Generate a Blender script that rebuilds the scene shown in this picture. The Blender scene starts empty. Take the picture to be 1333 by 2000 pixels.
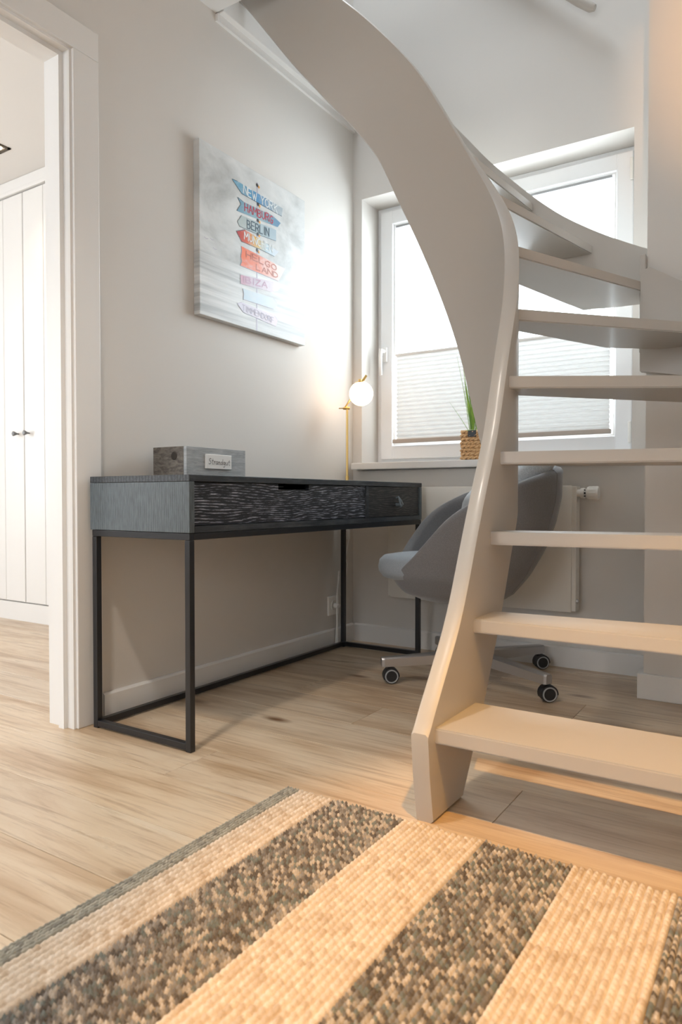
import bpy, bmesh, math, random
from mathutils import Vector, Matrix, noise
random.seed(7)
C = bpy.context.scene.collection
SC = bpy.context.scene
PI = math.pi

# ------------------------------------------------------------ camera
cd = bpy.data.cameras.new('camera'); cam = bpy.data.objects.new('camera', cd); C.objects.link(cam)
YAW = math.atan2(893, 1381); PITCH = math.atan2(29, 1381)
cam.location = (0, 0, .702)
cam.rotation_euler = (PI/2 - PITCH, 0, YAW)
cd.sensor_fit = 'HORIZONTAL'; cd.sensor_width = 24.0; cd.lens = 1381*24.0/1333
cd.clip_start = .02
cd.dof.use_dof = True; cd.dof.focus_distance = 2.15; cd.dof.aperture_fstop = 4.5
SC.camera = cam

# ------------------------------------------------------------ world, lights, exposure
w = bpy.data.worlds.new('sky'); SC.world = w; w.use_nodes = True
bg = w.node_tree.nodes['Background']; bg.inputs[0].default_value = (.90, .95, 1, 1); bg.inputs[1].default_value = 5.0
vs = SC.view_settings
vs.view_transform = 'Standard'; vs.look = 'None'; vs.gamma = 1; vs.use_curve_mapping = False; vs.exposure = 0.0

def area(name, loc, direction, sx, sy, power, col=(1, 1, 1), portal=False, spread=PI):
    l = bpy.data.lights.new(name, 'AREA'); l.shape = 'RECTANGLE'; l.size = sx; l.size_y = sy
    l.energy = power; l.color = col; l.spread = spread
    if portal: l.cycles.is_portal = True
    o = bpy.data.objects.new(name, l); C.objects.link(o); o.location = loc
    o.rotation_euler = Vector(direction).to_track_quat('-Z', 'Y').to_euler()
    return o
def spot(name, loc, target, power, col, cone, blend=.6, r=.03):
    l = bpy.data.lights.new(name, 'SPOT'); l.energy = power; l.color = col; l.spot_size = cone
    l.spot_blend = blend; l.shadow_soft_size = r
    o = bpy.data.objects.new(name, l); C.objects.link(o); o.location = loc
    o.rotation_euler = (Vector(target)-Vector(loc)).to_track_quat('-Z', 'Y').to_euler()
    return o
WARM = (1, .50, .08)
area('stairs_window_portal', (-1.17, 3.20, 1.50), (0, -1, 0), 1.24, 1.27, 1, portal=True)
area('stairs_window_daylight', (-1.17, 3.30, 1.75), (0, -1, -.35), 1.25, 1.0, 30, (.84, .92, 1))
area('living_fill', (-.8, -2.55, 1.5), (0, 1, 0), 1.5, 1.1, 5, (.95, .96, 1))  # cool fill added behind the camera, standing in for an unseen window
area('upper_skylight_daylight', (-1.45, 2.30, 4.85), (.22, .16, -1), .5, .8, 24, (.80, .90, 1), spread=2.2)
area('bedroom_side_fill', (-5.02, .4, 1.4), (1, .0, -.1), 1.6, 1.6, 15, (1, .95, .90))  # fill added to light the adjoining room from its unseen left side
area('bedroom_front_fill', (-3.5, -2.56, 1.05), (0, 1, -.12), 1.6, 1.4, 16, (.90, .94, 1), spread=2.0)  # added out of view to brighten the wardrobe front and doorway floor
spot('stair_downlight_beam', (.05, .50, 2.47), (.02, 1.10, 0), 200, WARM, math.radians(48), .45)
spot('desk_side_fill', (-1.15, .45, 2.47), (-1.15, .75, 0), 92, (1, .90, .79), math.radians(100), 1, .06)  # unseen overhead fill, added to lift the left floor and rug
spot('hall_downlight_beam', (.28, -.5, 2.47), (.16, 2.64, 2.25), 240, (1, .50, .16), math.radians(27), .7)
spot('bedroom_downlight_beam', (-3.45, 2.09, 2.46), (-3.3, 2.4, .8), 10, (1, .68, .42), math.radians(80), .9)

# ------------------------------------------------------------ materials
def mat(name, col=(.8, .8, .8), rough=.5, metal=0, spec=.5, coat=0, coat_r=.1, emit=None, emit_s=1):
    m = bpy.data.materials.new(name); m.use_nodes = True
    b = m.node_tree.nodes['Principled BSDF']
    b.inputs['Base Color'].default_value = (*col, 1); b.inputs['Roughness'].default_value = rough
    b.inputs['Metallic'].default_value = metal; b.inputs['Specular IOR Level'].default_value = spec
    b.inputs['Coat Weight'].default_value = coat; b.inputs['Coat Roughness'].default_value = coat_r
    if emit: b.inputs['Emission Color'].default_value = (*emit, 1); b.inputs['Emission Strength'].default_value = emit_s
    return m
class G:
    def __init__(s, m): s.m = m; s.t = m.node_tree; s.b = s.t.nodes['Principled BSDF']
    def n(s, typ, **k):
        x = s.t.nodes.new(typ)
        for a, v in k.items(): setattr(x, a, v)
        return x
    def l(s, a, b): s.t.links.new(a, b)
    def coord(s, scale=(1, 1, 1), rnd=False, kind='Object', loc=(0, 0, 0)):
        tc = s.n('ShaderNodeTexCoord'); mp = s.n('ShaderNodeMapping'); s.l(tc.outputs[kind], mp.inputs[0])
        mp.inputs['Scale'].default_value = scale; mp.inputs['Location'].default_value = loc
        if rnd:
            oi = s.n('ShaderNodeObjectInfo'); mu = s.n('ShaderNodeVectorMath', operation='SCALE')
            cx = s.n('ShaderNodeCombineXYZ'); s.l(oi.outputs['Random'], cx.inputs[0]); s.l(oi.outputs['Random'], cx.inputs[1]); s.l(oi.outputs['Random'], cx.inputs[2])
            s.l(cx.outputs[0], mu.inputs[0]); mu.inputs['Scale'].default_value = 37.
            ad = s.n('ShaderNodeVectorMath', operation='ADD'); s.l(mp.outputs[0], ad.inputs[0]); s.l(mu.outputs[0], ad.inputs[1])
            return ad.outputs[0]
        return mp.outputs[0]
    def noise(s, v, scale, det=4, rough=.55, dist=0):
        x = s.n('ShaderNodeTexNoise'); s.l(v, x.inputs['Vector']); x.inputs['Scale'].default_value = scale
        x.inputs['Detail'].default_value = det; x.inputs['Roughness'].default_value = rough; x.inputs['Distortion'].default_value = dist
        return x.outputs['Fac']
    def ramp(s, f, stops, interp='LINEAR'):
        r = s.n('ShaderNodeValToRGB'); s.l(f, r.inputs[0]); e = r.color_ramp; e.interpolation = interp
        while len(e.elements) < len(stops): e.elements.new(.5)
        for i, (p, c) in enumerate(stops):
            e.elements[i].position = p; e.elements[i].color = (*c, 1) if len(c) == 3 else c
        return r.outputs[0]
    def mix(s, f, a, b, mode='MIX'):
        x = s.n('ShaderNodeMix', data_type='RGBA', blend_type=mode)
        if isinstance(f, float): x.inputs[0].default_value = f
        else: s.l(f, x.inputs[0])
        for i, v in ((6, a), (7, b)):
            if isinstance(v, tuple): x.inputs[i].default_value = (*v, 1)
            else: s.l(v, x.inputs[i])
        return x.outputs[2]
    def bump(s, h, strength=.3, dist=.002):
        b = s.n('ShaderNodeBump'); b.inputs['Strength'].default_value = strength; b.inputs['Distance'].default_value = dist
        s.l(h, b.inputs['Height']); s.l(b.outputs[0], s.b.inputs['Normal'])
    def base(s, c): s.l(c, s.b.inputs['Base Color'])

M = {}
def plaster(name, col, rough=.6, spec=.35):
    m = mat(name, col, rough, spec=spec); g = G(m); v = g.coord()
    g.bump(g.noise(v, 160, 3), .12, .001)
    n = g.noise(v, 3, 3); g.base(g.mix(n, tuple(c*.97 for c in col), col))
    return m
M['wall'] = plaster('wall_paint', (.70, .67, .63), .6, .15)
M['ceiling'] = plaster('ceiling_paint', (.78, .76, .73))
M['white'] = mat('white_lacquer', (.80, .79, .77), .35)
M['casing'] = mat('casing_lacquer', (.78, .765, .74), .4)
M['stairs'] = mat('stair_paint', (.50, .465, .42), .42, coat=.15, coat_r=.15)
M['pvc'] = mat('window_plastic', (.84, .85, .86), .3)
M['radiator'] = mat('radiator_enamel', (.78, .76, .71), .3)
M['valve'] = mat('valve_plastic', (.82, .81, .77), .4)
M['socket'] = mat('socket_plastic', (.86, .84, .80), .35)
M['dark'] = mat('dark_hole', (.01, .01, .01), .8)
M['steel_black'] = mat('black_steel', (.011, .012, .015), .30, .0, .6)
M['brass'] = mat('brass', (.83, .58, .22), .28, 1)
M['globe'] = mat('lit_opal_glass', (.95, .93, .9), .3, emit=(1, .66, .40), emit_s=10.0)
M['plastic_black'] = mat('black_plastic', (.015, .015, .017), .45)
M['wheel'] = mat('wheel_rubber', (.02, .02, .022), .5)
M['grey_plastic'] = mat('grey_wheel_ring', (.36, .37, .38), .4)
M['alu'] = mat('brushed_aluminium', (.48, .48, .49), .34, .85)
M['pewter'] = mat('pewter_knob', (.16, .16, .16), .35, .9)
M['leather'] = mat('grey_leather_loop', (.16, .19, .21), .5)
M['cable'] = mat('white_cable', (.88, .87, .85), .4)
M['bronze'] = mat('bronze_downlight', (.10, .075, .05), .45, .6)
M['lampface'] = mat('lit_lamp', (1, .9, .7), .3, emit=(1, .80, .50), emit_s=5)
M['pot'] = mat('black_pot', (.012, .016, .018), .35)
M['rail_taupe'] = mat('blind_rail', (.42, .36, .31), .5)
M['string_green'] = mat('green_raffia', (.45, .62, .25), .6)

m = mat('dark_under', (.05, .04, .03), .9); M['subfloor'] = m
# oak floor planks, grain along x
m = mat('oak_plank', (.6, .45, .3), .30, spec=.5); g = G(m)
v = g.coord((1.2, 9, 9), rnd=True)
n1 = g.noise(v, 1.3, 8, .62, .6)
c1 = g.ramp(n1, [(.22, (.40, .25, .13)), (.40, (.58, .42, .27)), (.52, (.70, .55, .385)), (.75, (.78, .65, .49))])
v2 = g.coord((2.2, 46, 46), rnd=True); n2 = g.noise(v2, 1.6, 6, .7, .3)
c2 = g.mix(g.ramp(n2, [(.34, (1, 1, 1)), (.50, (0, 0, 0))]), c1, (.34, .21, .115)); 
c2 = g.mix(.55, c1, c2)
v3 = g.coord((3.2, 8.5, 8.5), rnd=True); vo = g.n('ShaderNodeTexVoronoi'); vo.inputs['Scale'].default_value = .62; g.l(v3, vo.inputs['Vector'])
kn = g.ramp(vo.outputs['Distance'], [(.03, (1, 1, 1)), (.13, (0, 0, 0))])
c3 = g.mix(kn, c2, (.20, .10, .045))
oi = g.n('ShaderNodeObjectInfo'); tone = g.ramp(oi.outputs['Random'], [(0, (.86, .86, .87)), (1, (1.0, .99, .97))])
g.base(g.mix(1.0, c3, tone, 'MULTIPLY')); g.bump(n2, .10, .0008)
g.l(g.ramp(n1, [(.3, (.36, .36, .36)), (.8, (.24, .24, .24))]), g.b.inputs['Roughness'])
M['oak'] = m
# black brushed oak with pale raised grain
def blackoak(name, axis, lines, gs, warp, ss, dark, pale, lo, hi, rough, amp=.16):
    m = mat(name, dark, rough, spec=.5); g = G(m)
    def mth(op, a, b, c=None):
        x = g.n('ShaderNodeMath', operation=op)
        for k, q in enumerate((a, b, c)):
            if q is None: continue
            if isinstance(q, (int, float)): x.inputs[k].default_value = q
            else: g.l(q, x.inputs[k])
        return x.outputs[0]
    tc = g.n('ShaderNodeTexCoord'); sp = g.n('ShaderNodeSeparateXYZ'); g.l(tc.outputs['Object'], sp.inputs[0])
    n = g.noise(g.coord(gs), 1.0, 3, .5, .3)
    ph = mth('MULTIPLY_ADD', n, warp, mth('MULTIPLY', sp.outputs[axis], lines)); sn = mth('SINE', ph, None)
    st_ = g.noise(g.coord(ss), 1.0, 5, .7)
    a = mth('MULTIPLY_ADD', sn, amp, st_)
    g.base(g.ramp(a, [(lo, dark), (hi, pale)])); g.bump(a, .4, .0015)
    return m
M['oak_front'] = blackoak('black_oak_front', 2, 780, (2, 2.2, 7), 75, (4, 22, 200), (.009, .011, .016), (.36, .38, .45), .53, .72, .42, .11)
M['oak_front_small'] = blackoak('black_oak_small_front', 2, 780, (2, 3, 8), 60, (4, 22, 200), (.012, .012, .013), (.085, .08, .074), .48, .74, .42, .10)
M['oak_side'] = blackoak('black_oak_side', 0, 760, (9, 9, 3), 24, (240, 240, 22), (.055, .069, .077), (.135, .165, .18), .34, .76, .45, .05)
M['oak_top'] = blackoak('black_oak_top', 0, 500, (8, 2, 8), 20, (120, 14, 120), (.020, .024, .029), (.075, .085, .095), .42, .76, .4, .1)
# crate boards
def crate(name, a, b, scale):
    m = mat(name, a, .75, spec=.2); g = G(m); v = g.coord(scale); n = g.noise(v, 2, 7, .65, 1.2)
    g.base(g.ramp(n, [(.3, a), (.65, b)])); g.bump(n, .4, .002); return m
M['crate_front'] = crate('weathered_board', (.27, .29, .30), (.47, .49, .50), (6, 6, 60))
m = crate('knotty_end_board', (.07, .06, .055), (.21, .19, .165), (14, 14, 34)); g = G(m)
M['crate_end'] = m
# fabrics
def fabric(name, a, b, scale, rough=.9, bs=.4):
    m = mat(name, a, rough, spec=.2); g = G(m); v = g.coord(); n = g.noise(v, scale, 3, .7)
    g.base(g.ramp(n, [(.35, a), (.65, b)])); g.bump(n, bs, .001)
    g.b.inputs['Sheen Weight'].default_value = .35; g.b.inputs['Sheen Roughness'].default_value = .4; return m
M['shell'] = fabric('grey_wool', (.165, .165, .172), (.225, .222, .23), 420)
M['cushion'] = fabric('blue_grey_wool', (.24, .27, .30), (.32, .35, .38), 420)
M['linen'] = fabric('pale_linen', (.36, .40, .44), (.56, .60, .63), 330)
# rug yarns
def yarn(name, fuzz):
    m = mat(name, (.5, .4, .3), .92, spec=.15); g = G(m)
    at = g.n('ShaderNodeAttribute'); at.attribute_name = 'yarn'; n = g.noise(g.coord(), 380, 3, .7)
    g.base(g.mix(g.ramp(n, [(.35, (0, 0, 0)), (.7, (fuzz, fuzz, fuzz))]), at.outputs['Color'], (.30, .22, .15))); g.bump(n, .5, .001); return m
M['yarn_marl'] = yarn('marled_yarn', .45); M['yarn_cream'] = yarn('cream_jute', .28); M['yarn_edge'] = yarn('grey_green_edge', .3)
# plant basket
m = mat('water_hyacinth', (.62, .38, .18), .7, spec=.2); g = G(m); n = g.noise(g.coord(), 120, 4, .7)
g.base(g.ramp(n, [(.3, (.52, .29, .12)), (.5, (.78, .50, .26)), (.75, (.90, .66, .40))])); g.bump(n, .6, .002); M['basket'] = m
m = mat('grass_blade', (.16, .36, .04), .45); g = G(m); n = g.noise(g.coord((40, 40, 3)), 2, 3)
g.base(g.ramp(n, [(.3, (.08, .22, .02)), (.7, (.36, .56, .08))])); g.b.inputs['Subsurface Weight'].default_value = 0; M['grass'] = m
# blind fabric
m = bpy.data.materials.new('pleated_fabric'); m.use_nodes = True; t = m.node_tree; t.nodes.clear()
o = t.nodes.new('ShaderNodeOutputMaterial'); a = t.nodes.new('ShaderNodeBsdfDiffuse'); b = t.nodes.new('ShaderNodeBsdfTranslucent'); x = t.nodes.new('ShaderNodeMixShader')
a.inputs[0].default_value = (.86, .86, .85, 1); b.inputs[0].default_value = (.34, .335, .325, 1); x.inputs[0].default_value = .24
t.links.new(a.outputs[0], x.inputs[1]); t.links.new(b.outputs[0], x.inputs[2]); t.links.new(x.outputs[0], o.inputs[0]); M['blind'] = m
# glass
m = bpy.data.materials.new('window_glass'); m.use_nodes = True; t = m.node_tree; t.nodes.clear()
o = t.nodes.new('ShaderNodeOutputMaterial'); a = t.nodes.new('ShaderNodeBsdfTransparent'); b = t.nodes.new('ShaderNodeBsdfGlossy'); x = t.nodes.new('ShaderNodeMixShader')
b.inputs['Roughness'].default_value = 0; x.inputs[0].default_value = .06; a.inputs[0].default_value = (.96, .98, .98, 1)
t.links.new(a.outputs[0], x.inputs[1]); t.links.new(b.outputs[0], x.inputs[2]); t.links.new(x.outputs[0], o.inputs[0]); M['glass'] = m
# painting
m = mat('painted_canvas', (.5, .5, .5), .5, coat=.20, coat_r=.22); g = G(m); v = g.coord((1, 2.2, 3.4)); n = g.noise(v, 1.6, 7, .6, .4)
tc = g.n('ShaderNodeTexCoord'); sx = g.n('ShaderNodeSeparateXYZ'); g.l(tc.outputs['Object'], sx.inputs[0])
sky = g.ramp(n, [(.34, (.42, .43, .42)), (.50, (.62, .63, .62)), (.66, (.76, .76, .75))])
v2 = g.coord((1, 1.1, 30)); n2 = g.noise(v2, 1.3, 5, .6)
sea = g.ramp(n2, [(.36, (.40, .41, .41)), (.5, (.58, .59, .58)), (.68, (.78, .78, .77))])
mr = g.n('ShaderNodeMapRange'); g.l(sx.outputs[2], mr.inputs[0]); mr.inputs[1].default_value = .225; mr.inputs[2].default_value = .235
g.base(g.mix(mr.outputs[0], sea, sky)); g.bump(g.noise(g.coord(), 500, 2), .15, .0005); M['canvas'] = m
def paint(name, stops):
    m = mat(name, stops[0][1], .5, coat=.20, coat_r=.22); g = G(m)
    tc = g.n('ShaderNodeTexCoord'); sx = g.n('ShaderNodeSeparateXYZ'); g.l(tc.outputs['Object'], sx.inputs[0])
    n = g.noise(g.coord((1, 30, 60)), 1.4, 4, .7); n2 = g.noise(g.coord((1, 9, 18), loc=(3, 2, 1)), 1.4, 4, .7)
    mr = g.n('ShaderNodeMapRange'); g.l(sx.outputs[1], mr.inputs[0]); mr.inputs[1].default_value = -.10; mr.inputs[2].default_value = .16
    ad = g.n('ShaderNodeMath', operation='MULTIPLY_ADD'); g.l(n, ad.inputs[0]); ad.inputs[1].default_value = .22; g.l(mr.outputs[0], ad.inputs[2])
    c = g.ramp(ad.outputs[0], [(p, q) for p, q in stops])
    g.base(g.mix(g.ramp(n2, [(.50, (.0, .0, .0)), (.70, (.35, .35, .35))]), c, (.62, .64, .65))); return m
SIGNC = [paint('paint_blue', [(.15, (.16, .38, .52)), (.55, (.08, .28, .52)), (1, (.36, .42, .46))]),
         paint('paint_grey_blue', [(.15, (.18, .34, .44)), (.6, (.26, .42, .48)), (1, (.10, .24, .38))]),
         paint('paint_pale_green', [(.15, (.44, .50, .48)), (.6, (.38, .48, .52)), (1, (.36, .46, .52))]),
         paint('paint_red_yellow', [(.05, (.42, .01, .02)), (.30, (.62, .08, .01)), (.50, (.72, .42, .03)), (.72, (.45, .60, .66)), (1, (.55, .60, .66))]),
         paint('paint_orange', [(.12, (.80, .12, .01)), (.5, (.74, .18, .08)), (.85, (.80, .42, .34)), (1, (.72, .55, .50))]),
         paint('paint_pink', [(.12, (.52, .22, .30)), (.45, (.50, .42, .50)), (1, (.66, .58, .62))]),
         paint('paint_pale_blue', [(.15, (.46, .58, .66)), (1, (.56, .62, .68))]),
         paint('paint_lilac', [(.15, (.58, .55, .64)), (1, (.66, .56, .60))])]
def flat(n, c): return mat(n, c, .5, coat=.2, coat_r=.22)
INK = dict(white=flat('ink_white', (.74, .78, .78)), red=flat('ink_red', (.48, .03, .07)), navy=flat('ink_navy', (.03, .07, .11)),
           rust=flat('ink_rust', (.42, .10, .05)), plum=flat('ink_plum', (.45, .25, .36)), grey=flat('ink_grey', (.42, .38, .48)),
           black=flat('ink_black', (.03, .03, .035)), orange=flat('ink_orange', (.80, .36, .06)))

# ------------------------------------------------------------ helpers: all geometry is authored in world metres
ORG = {}
def link(name, me, m, parent=None, origin=None):
    o = bpy.data.objects.new(name, me); C.objects.link(o)
    if m is not None and not me.materials: me.materials.append(m)
    if parent is not None:
        r = ORG[parent.name]; o.parent = parent; ORG[o.name] = r; sh = r
    else:
        sh = Vector(origin) if origin else Vector((0, 0, 0)); o.location = sh; ORG[o.name] = sh
    if sh.length: me.transform(Matrix.Translation(-sh))
    return o
def obj(name, bm, m, parent=None, origin=None, smooth=False, kind=None):
    bmesh.ops.recalc_face_normals(bm, faces=bm.faces)
    me = bpy.data.meshes.new(name); bm.to_mesh(me); bm.free()
    if smooth:
        for p in me.polygons: p.use_smooth = True
    o = link(name, me, m, parent, origin)
    if smooth == 'auto':
        me.set_sharp_from_angle(angle=math.radians(35))
    if kind: o['kind'] = kind
    return o
def thing(name, label, cat, loc, group=None):
    o = bpy.data.objects.new(name, None); C.objects.link(o); o.location = loc; o.empty_display_size = .05
    o['label'] = label; o['category'] = cat; ORG[o.name] = Vector(loc)
    if group: o['group'] = group
    return o
def struct(name, bm, m, **k): return obj(name, bm, m, kind='structure', **k)
def box(bm, x0, x1, y0, y1, z0, z1, bev=0, seg=2):
    r = bmesh.ops.create_cube(bm, size=1); vs = r['verts']
    for v in vs: v.co = Vector(((x0+x1)/2 + v.co.x*(x1-x0), (y0+y1)/2 + v.co.y*(y1-y0), (z0+z1)/2 + v.co.z*(z1-z0)))
    if bev:
        es = list({e for v in vs for e in v.link_edges}); bmesh.ops.bevel(bm, geom=es, offset=bev, segments=seg, affect='EDGES', profile=.5)
    return vs
def bx(*a, bev=0, seg=2):
    bm = bmesh.new(); box(bm, *a, bev=bev, seg=seg); return bm
def frame_of(d):
    d = d.normalized(); a = Vector((0, 0, 1)) if abs(d.z) < .9 else Vector((1, 0, 0))
    u = d.cross(a).normalized(); return u, d.cross(u).normalized()
def tube(bm, pts, r, seg=8, caps=True):
    pts = [Vector(p) for p in pts]; rings = []
    rs = r if isinstance(r, (list, tuple)) else [r]*len(pts)
    u = None
    for i, p in enumerate(pts):
        d = (pts[min(i+1, len(pts)-1)] - pts[max(i-1, 0)]).normalized()
        if u is None: u, v = frame_of(d)
        else:
            u = (u - d*u.dot(d)).normalized(); v = d.cross(u).normalized()
        rings.append([bm.verts.new(p + (u*math.cos(2*PI*k/seg) + v*math.sin(2*PI*k/seg))*rs[i]) for k in range(seg)])
    for a, b in zip(rings, rings[1:]):
        for k in range(seg): bm.faces.new((a[k], a[(k+1) % seg], b[(k+1) % seg], b[k]))
    if caps: bm.faces.new(rings[0]); bm.faces.new(rings[-1][::-1])
def lathe(bm, prof, c, axis=(0, 0, 1), seg=24):
    ax = Vector(axis).normalized(); u, v = frame_of(ax); c = Vector(c); rings = []
    for r, h in prof:
        if r < 1e-6: rings.append([bm.verts.new(c+ax*h)])
        else: rings.append([bm.verts.new(c + ax*h + (u*math.cos(2*PI*k/seg)+v*math.sin(2*PI*k/seg))*r) for k in range(seg)])
    for a, b in zip(rings, rings[1:]):
        for k in range(seg):
            k2 = (k+1) % seg
            if len(a) == 1 and len(b) > 1: bm.faces.new((a[0], b[k2], b[k]))
            elif len(b) == 1 and len(a) > 1: bm.faces.new((a[k], a[k2], b[0]))
            elif len(a) > 1: bm.faces.new((a[k], a[k2], b[k2], b[k]))
def prism(bm, poly, axis, a, b):
    """poly of 2D points; axis 'x','y','z' extruded from a to b"""
    def P(p, h): return {'x': (h, p[0], p[1]), 'y': (p[0], h, p[1]), 'z': (p[0], p[1], h)}[axis]
    A = [bm.verts.new(P(p, a)) for p in poly]; B = [bm.verts.new(P(p, b)) for p in poly]
    bm.faces.new(A); bm.faces.new(B[::-1]); n = len(poly)
    for i in range(n): bm.faces.new((A[i], A[(i+1) % n], B[(i+1) % n], B[i]))
def lerp_tab(tab, s):
    if s <= tab[0][0]:
        (a, b), (c, d) = tab[0], tab[1]; return b + (d-b)*(s-a)/(c-a)
    for (a, b), (c, d) in zip(tab, tab[1:]):
        if s <= c: return b + (d-b)*(s-a)/(c-a)
    (a, b), (c, d) = tab[-2], tab[-1]; return b + (d-b)*(s-a)/(c-a)
def smooth_tab(tab, s, w=.03):
    return sum(lerp_tab(tab, s+k*w/3)*q for k, q in zip(range(-3, 4), (1, 2, 3, 4, 3, 2, 1)))/16

# ------------------------------------------------------------ the setting
LX = -1.84; BY = 2.955; CEIL = 2.50
fl = struct('floor', bx(-5.2, .95, -2.7, 3.2, -.10, -.013), M['subfloor'])
pm = None; PW, PL = .2, 1.28
rows = range(-13, 8)
for r in rows:
    y0 = 1.646 + PW*r - PW
    off = -.545 if r == 0 else (-.545 + ((r*5) % 7)*.187 + .11)
    k0 = math.floor((-5.2-off)/PL)
    for k in range(k0, k0+7):
        x0 = off + k*PL
        if x0 > .95 or (y0 < -.9 and False): continue
        if y0 < -1.6: continue
        if pm is None:
            bm = bx(0, PL-.0012, 0, PW-.0012, -.012, 0, bev=.0008, seg=1)
            pm = bpy.data.meshes.new('plank'); bm.to_mesh(pm); bm.free(); pm.materials.append(M['oak'])
        o = bpy.data.objects.new('plank', pm); C.objects.link(o); o.parent = fl; o.location = (x0, y0, 0)

bm = bmesh.new()   # left wall with the doorway (opening y .43..1.35, top 2.035)
box(bm, LX-.11, LX, -2.6, .41, -.012, 2.87); box(bm, LX-.11, LX, 1.37, BY, -.012, 2.87); box(bm, LX-.11, LX, .41, 1.37, 2.055, 2.87)
box(bm, LX-.11, LX, .3, BY, 2.87, 4.9)
struct('wall_left', bm, M['wall'])
WX0, WX1, WZ0, WZ1 = -1.79, -.551, .866, 2.142
bm = bmesh.new()
box(bm, LX-.11, WX0, BY, BY+.30, -.012, 4.9); box(bm, WX1, .40, BY, BY+.30, -.012, 4.9)
box(bm, WX0, WX1, BY, BY+.30, -.012, WZ0-.035); box(bm, WX0, WX1, BY, BY+.30, WZ1, 4.9)
struct('wall_back', bm, M['wall'])
struct('wall_column', bx(-.447, .40, 2.64, BY-.001, -.012, 4.9), M['wall'])
struct('wall_right', bx(.40, .52, -2.6, BY+.3, -.012, 4.9), M['wall'])
bm = bmesh.new(); box(bm, -5.2, -4.3, -2.7, -2.6, -.012, 2.9); box(bm, -2.7, -1.6, -2.7, -2.6, -.012, 2.9); box(bm, -4.3, -2.7, -2.7, -2.6, 1.8, 2.9); box(bm, -4.3, -2.7, -2.7, -2.6, -.012, .3); box(bm, 0, .9, -2.7, -2.6, -.012, 2.9); box(bm, -1.6, 0, -2.7, -2.6, 2.1, 2.9); box(bm, -1.6, 0, -2.7, -2.6, -.012, .9)
struct('wall_front', bm, M['wall'])
bm = bmesh.new()
box(bm, LX, .40, -2.6, .9, CEIL, 2.87); box(bm, LX, -.80, .9, 1.985, CEIL, 2.87)
struct('ceiling', bm, M['ceiling'])
bm = bmesh.new(); box(bm, LX-.11, -1.75, .3, BY+.3, 4.9, 5.0); box(bm, -1.15, .52, .3, BY+.3, 4.9, 5.0); box(bm, -1.75, -1.15, .3, 1.9, 4.9, 5.0); box(bm, -1.75, -1.15, 2.8, BY+.3, 4.9, 5.0)
struct('ceiling_upper', bm, M['ceiling'])
struct('wall_upper_front', bx(LX, .40, .2, .3, 2.87, 4.9), M['wall'])
# adjoining room
struct('wall_bedroom_back', bx(-5.2, LX-.11, 2.96, 3.06, -.012, 2.9), M['wall'])
bm = bmesh.new(); box(bm, -5.2, -5.1, -2.6, 3.0, -.012, .5); box(bm, -5.2, -5.1, -2.6, 3.0, 2.3, 2.9); box(bm, -5.2, -5.1, 1.3, 3.0, .5, 2.3); box(bm, -5.2, -5.1, -2.6, -.5, .5, 2.3)
struct('wall_bedroom_left', bm, M['wall'])
struct('ceiling_bedroom', bx(-5.1, LX-.11, -2.6, 2.96, 2.486, 2.9), M['ceiling'])
# cover strip on the slab edge above the left wall
bm = bmesh.new(); box(bm, LX, LX+.036, 1.99, BY, 2.497, 2.87, bev=.003); box(bm, LX, LX+.012, 1.985, BY, 2.470, 2.497)
struct('trim_1', bm, M['ceiling'])
# skirting boards
def skirt(poly, a, b, axis): bm = bmesh.new(); prism(bm, poly, axis, a, b); return bm
BH = .084
struct('baseboard_left', skirt([(LX, 0), (LX+.016, 0), (LX+.016, BH-.006), (LX+.011, BH), (LX, BH)], 1.452, BY-.016, 'y'), M['white'])
struct('baseboard_back', skirt([(BY, 0), (BY-.016, 0), (BY-.016, BH-.006), (BY-.011, BH), (BY, BH)], LX+.016, -.447, 'x'), M['white'])
struct('baseboard_column', bx(-.465, .40, 2.622, 2.64, 0, BH+.004, bev=.002), M['white'])
struct('baseboard_column_side', bx(-.465, -.447, 2.64, BY-.016, 0, BH+.004), M['white'])
# door casing, lining, stop
bm = bmesh.new()
for (y0, y1) in ((1.352, 1.443), (.335, .426)): box(bm, LX, LX+.020, y0, y1, 0, 2.036, bev=.003)
box(bm, LX, LX+.020, .335, 1.443, 2.036, 2.122, bev=.003)
struct('trim_2', bm, M['casing'])
bm = bmesh.new()   # inner bead of the casing
box(bm, LX+.0, LX+.010, 1.344, 1.352, 0, 2.036); box(bm, LX, LX+.010, .426, .434, 0, 2.036); box(bm, LX, LX+.010, .434, 1.344, 2.028, 2.036)
struct('trim_3', bm, M['casing'])
bm = bmesh.new()
box(bm, LX-.11, LX, 1.344, 1.37, 0, 2.055); box(bm, LX-.11, LX, .41, .434, 0, 2.055); box(bm, LX-.11, LX, .434, 1.344, 2.030, 2.055)
dn = struct('door_1', bm, M['white'])
bm = bmesh.new(); box(bm, LX-.045, LX-.020, 1.330, 1.344, 0, 2.03); box(bm, LX-.045, LX-.020, .434, .448, 0, 2.03); box(bm, LX-.045, LX-.020, .448, 1.330, 2.016, 2.030)
obj('door_stop', bm, M['white'], dn)

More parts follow.
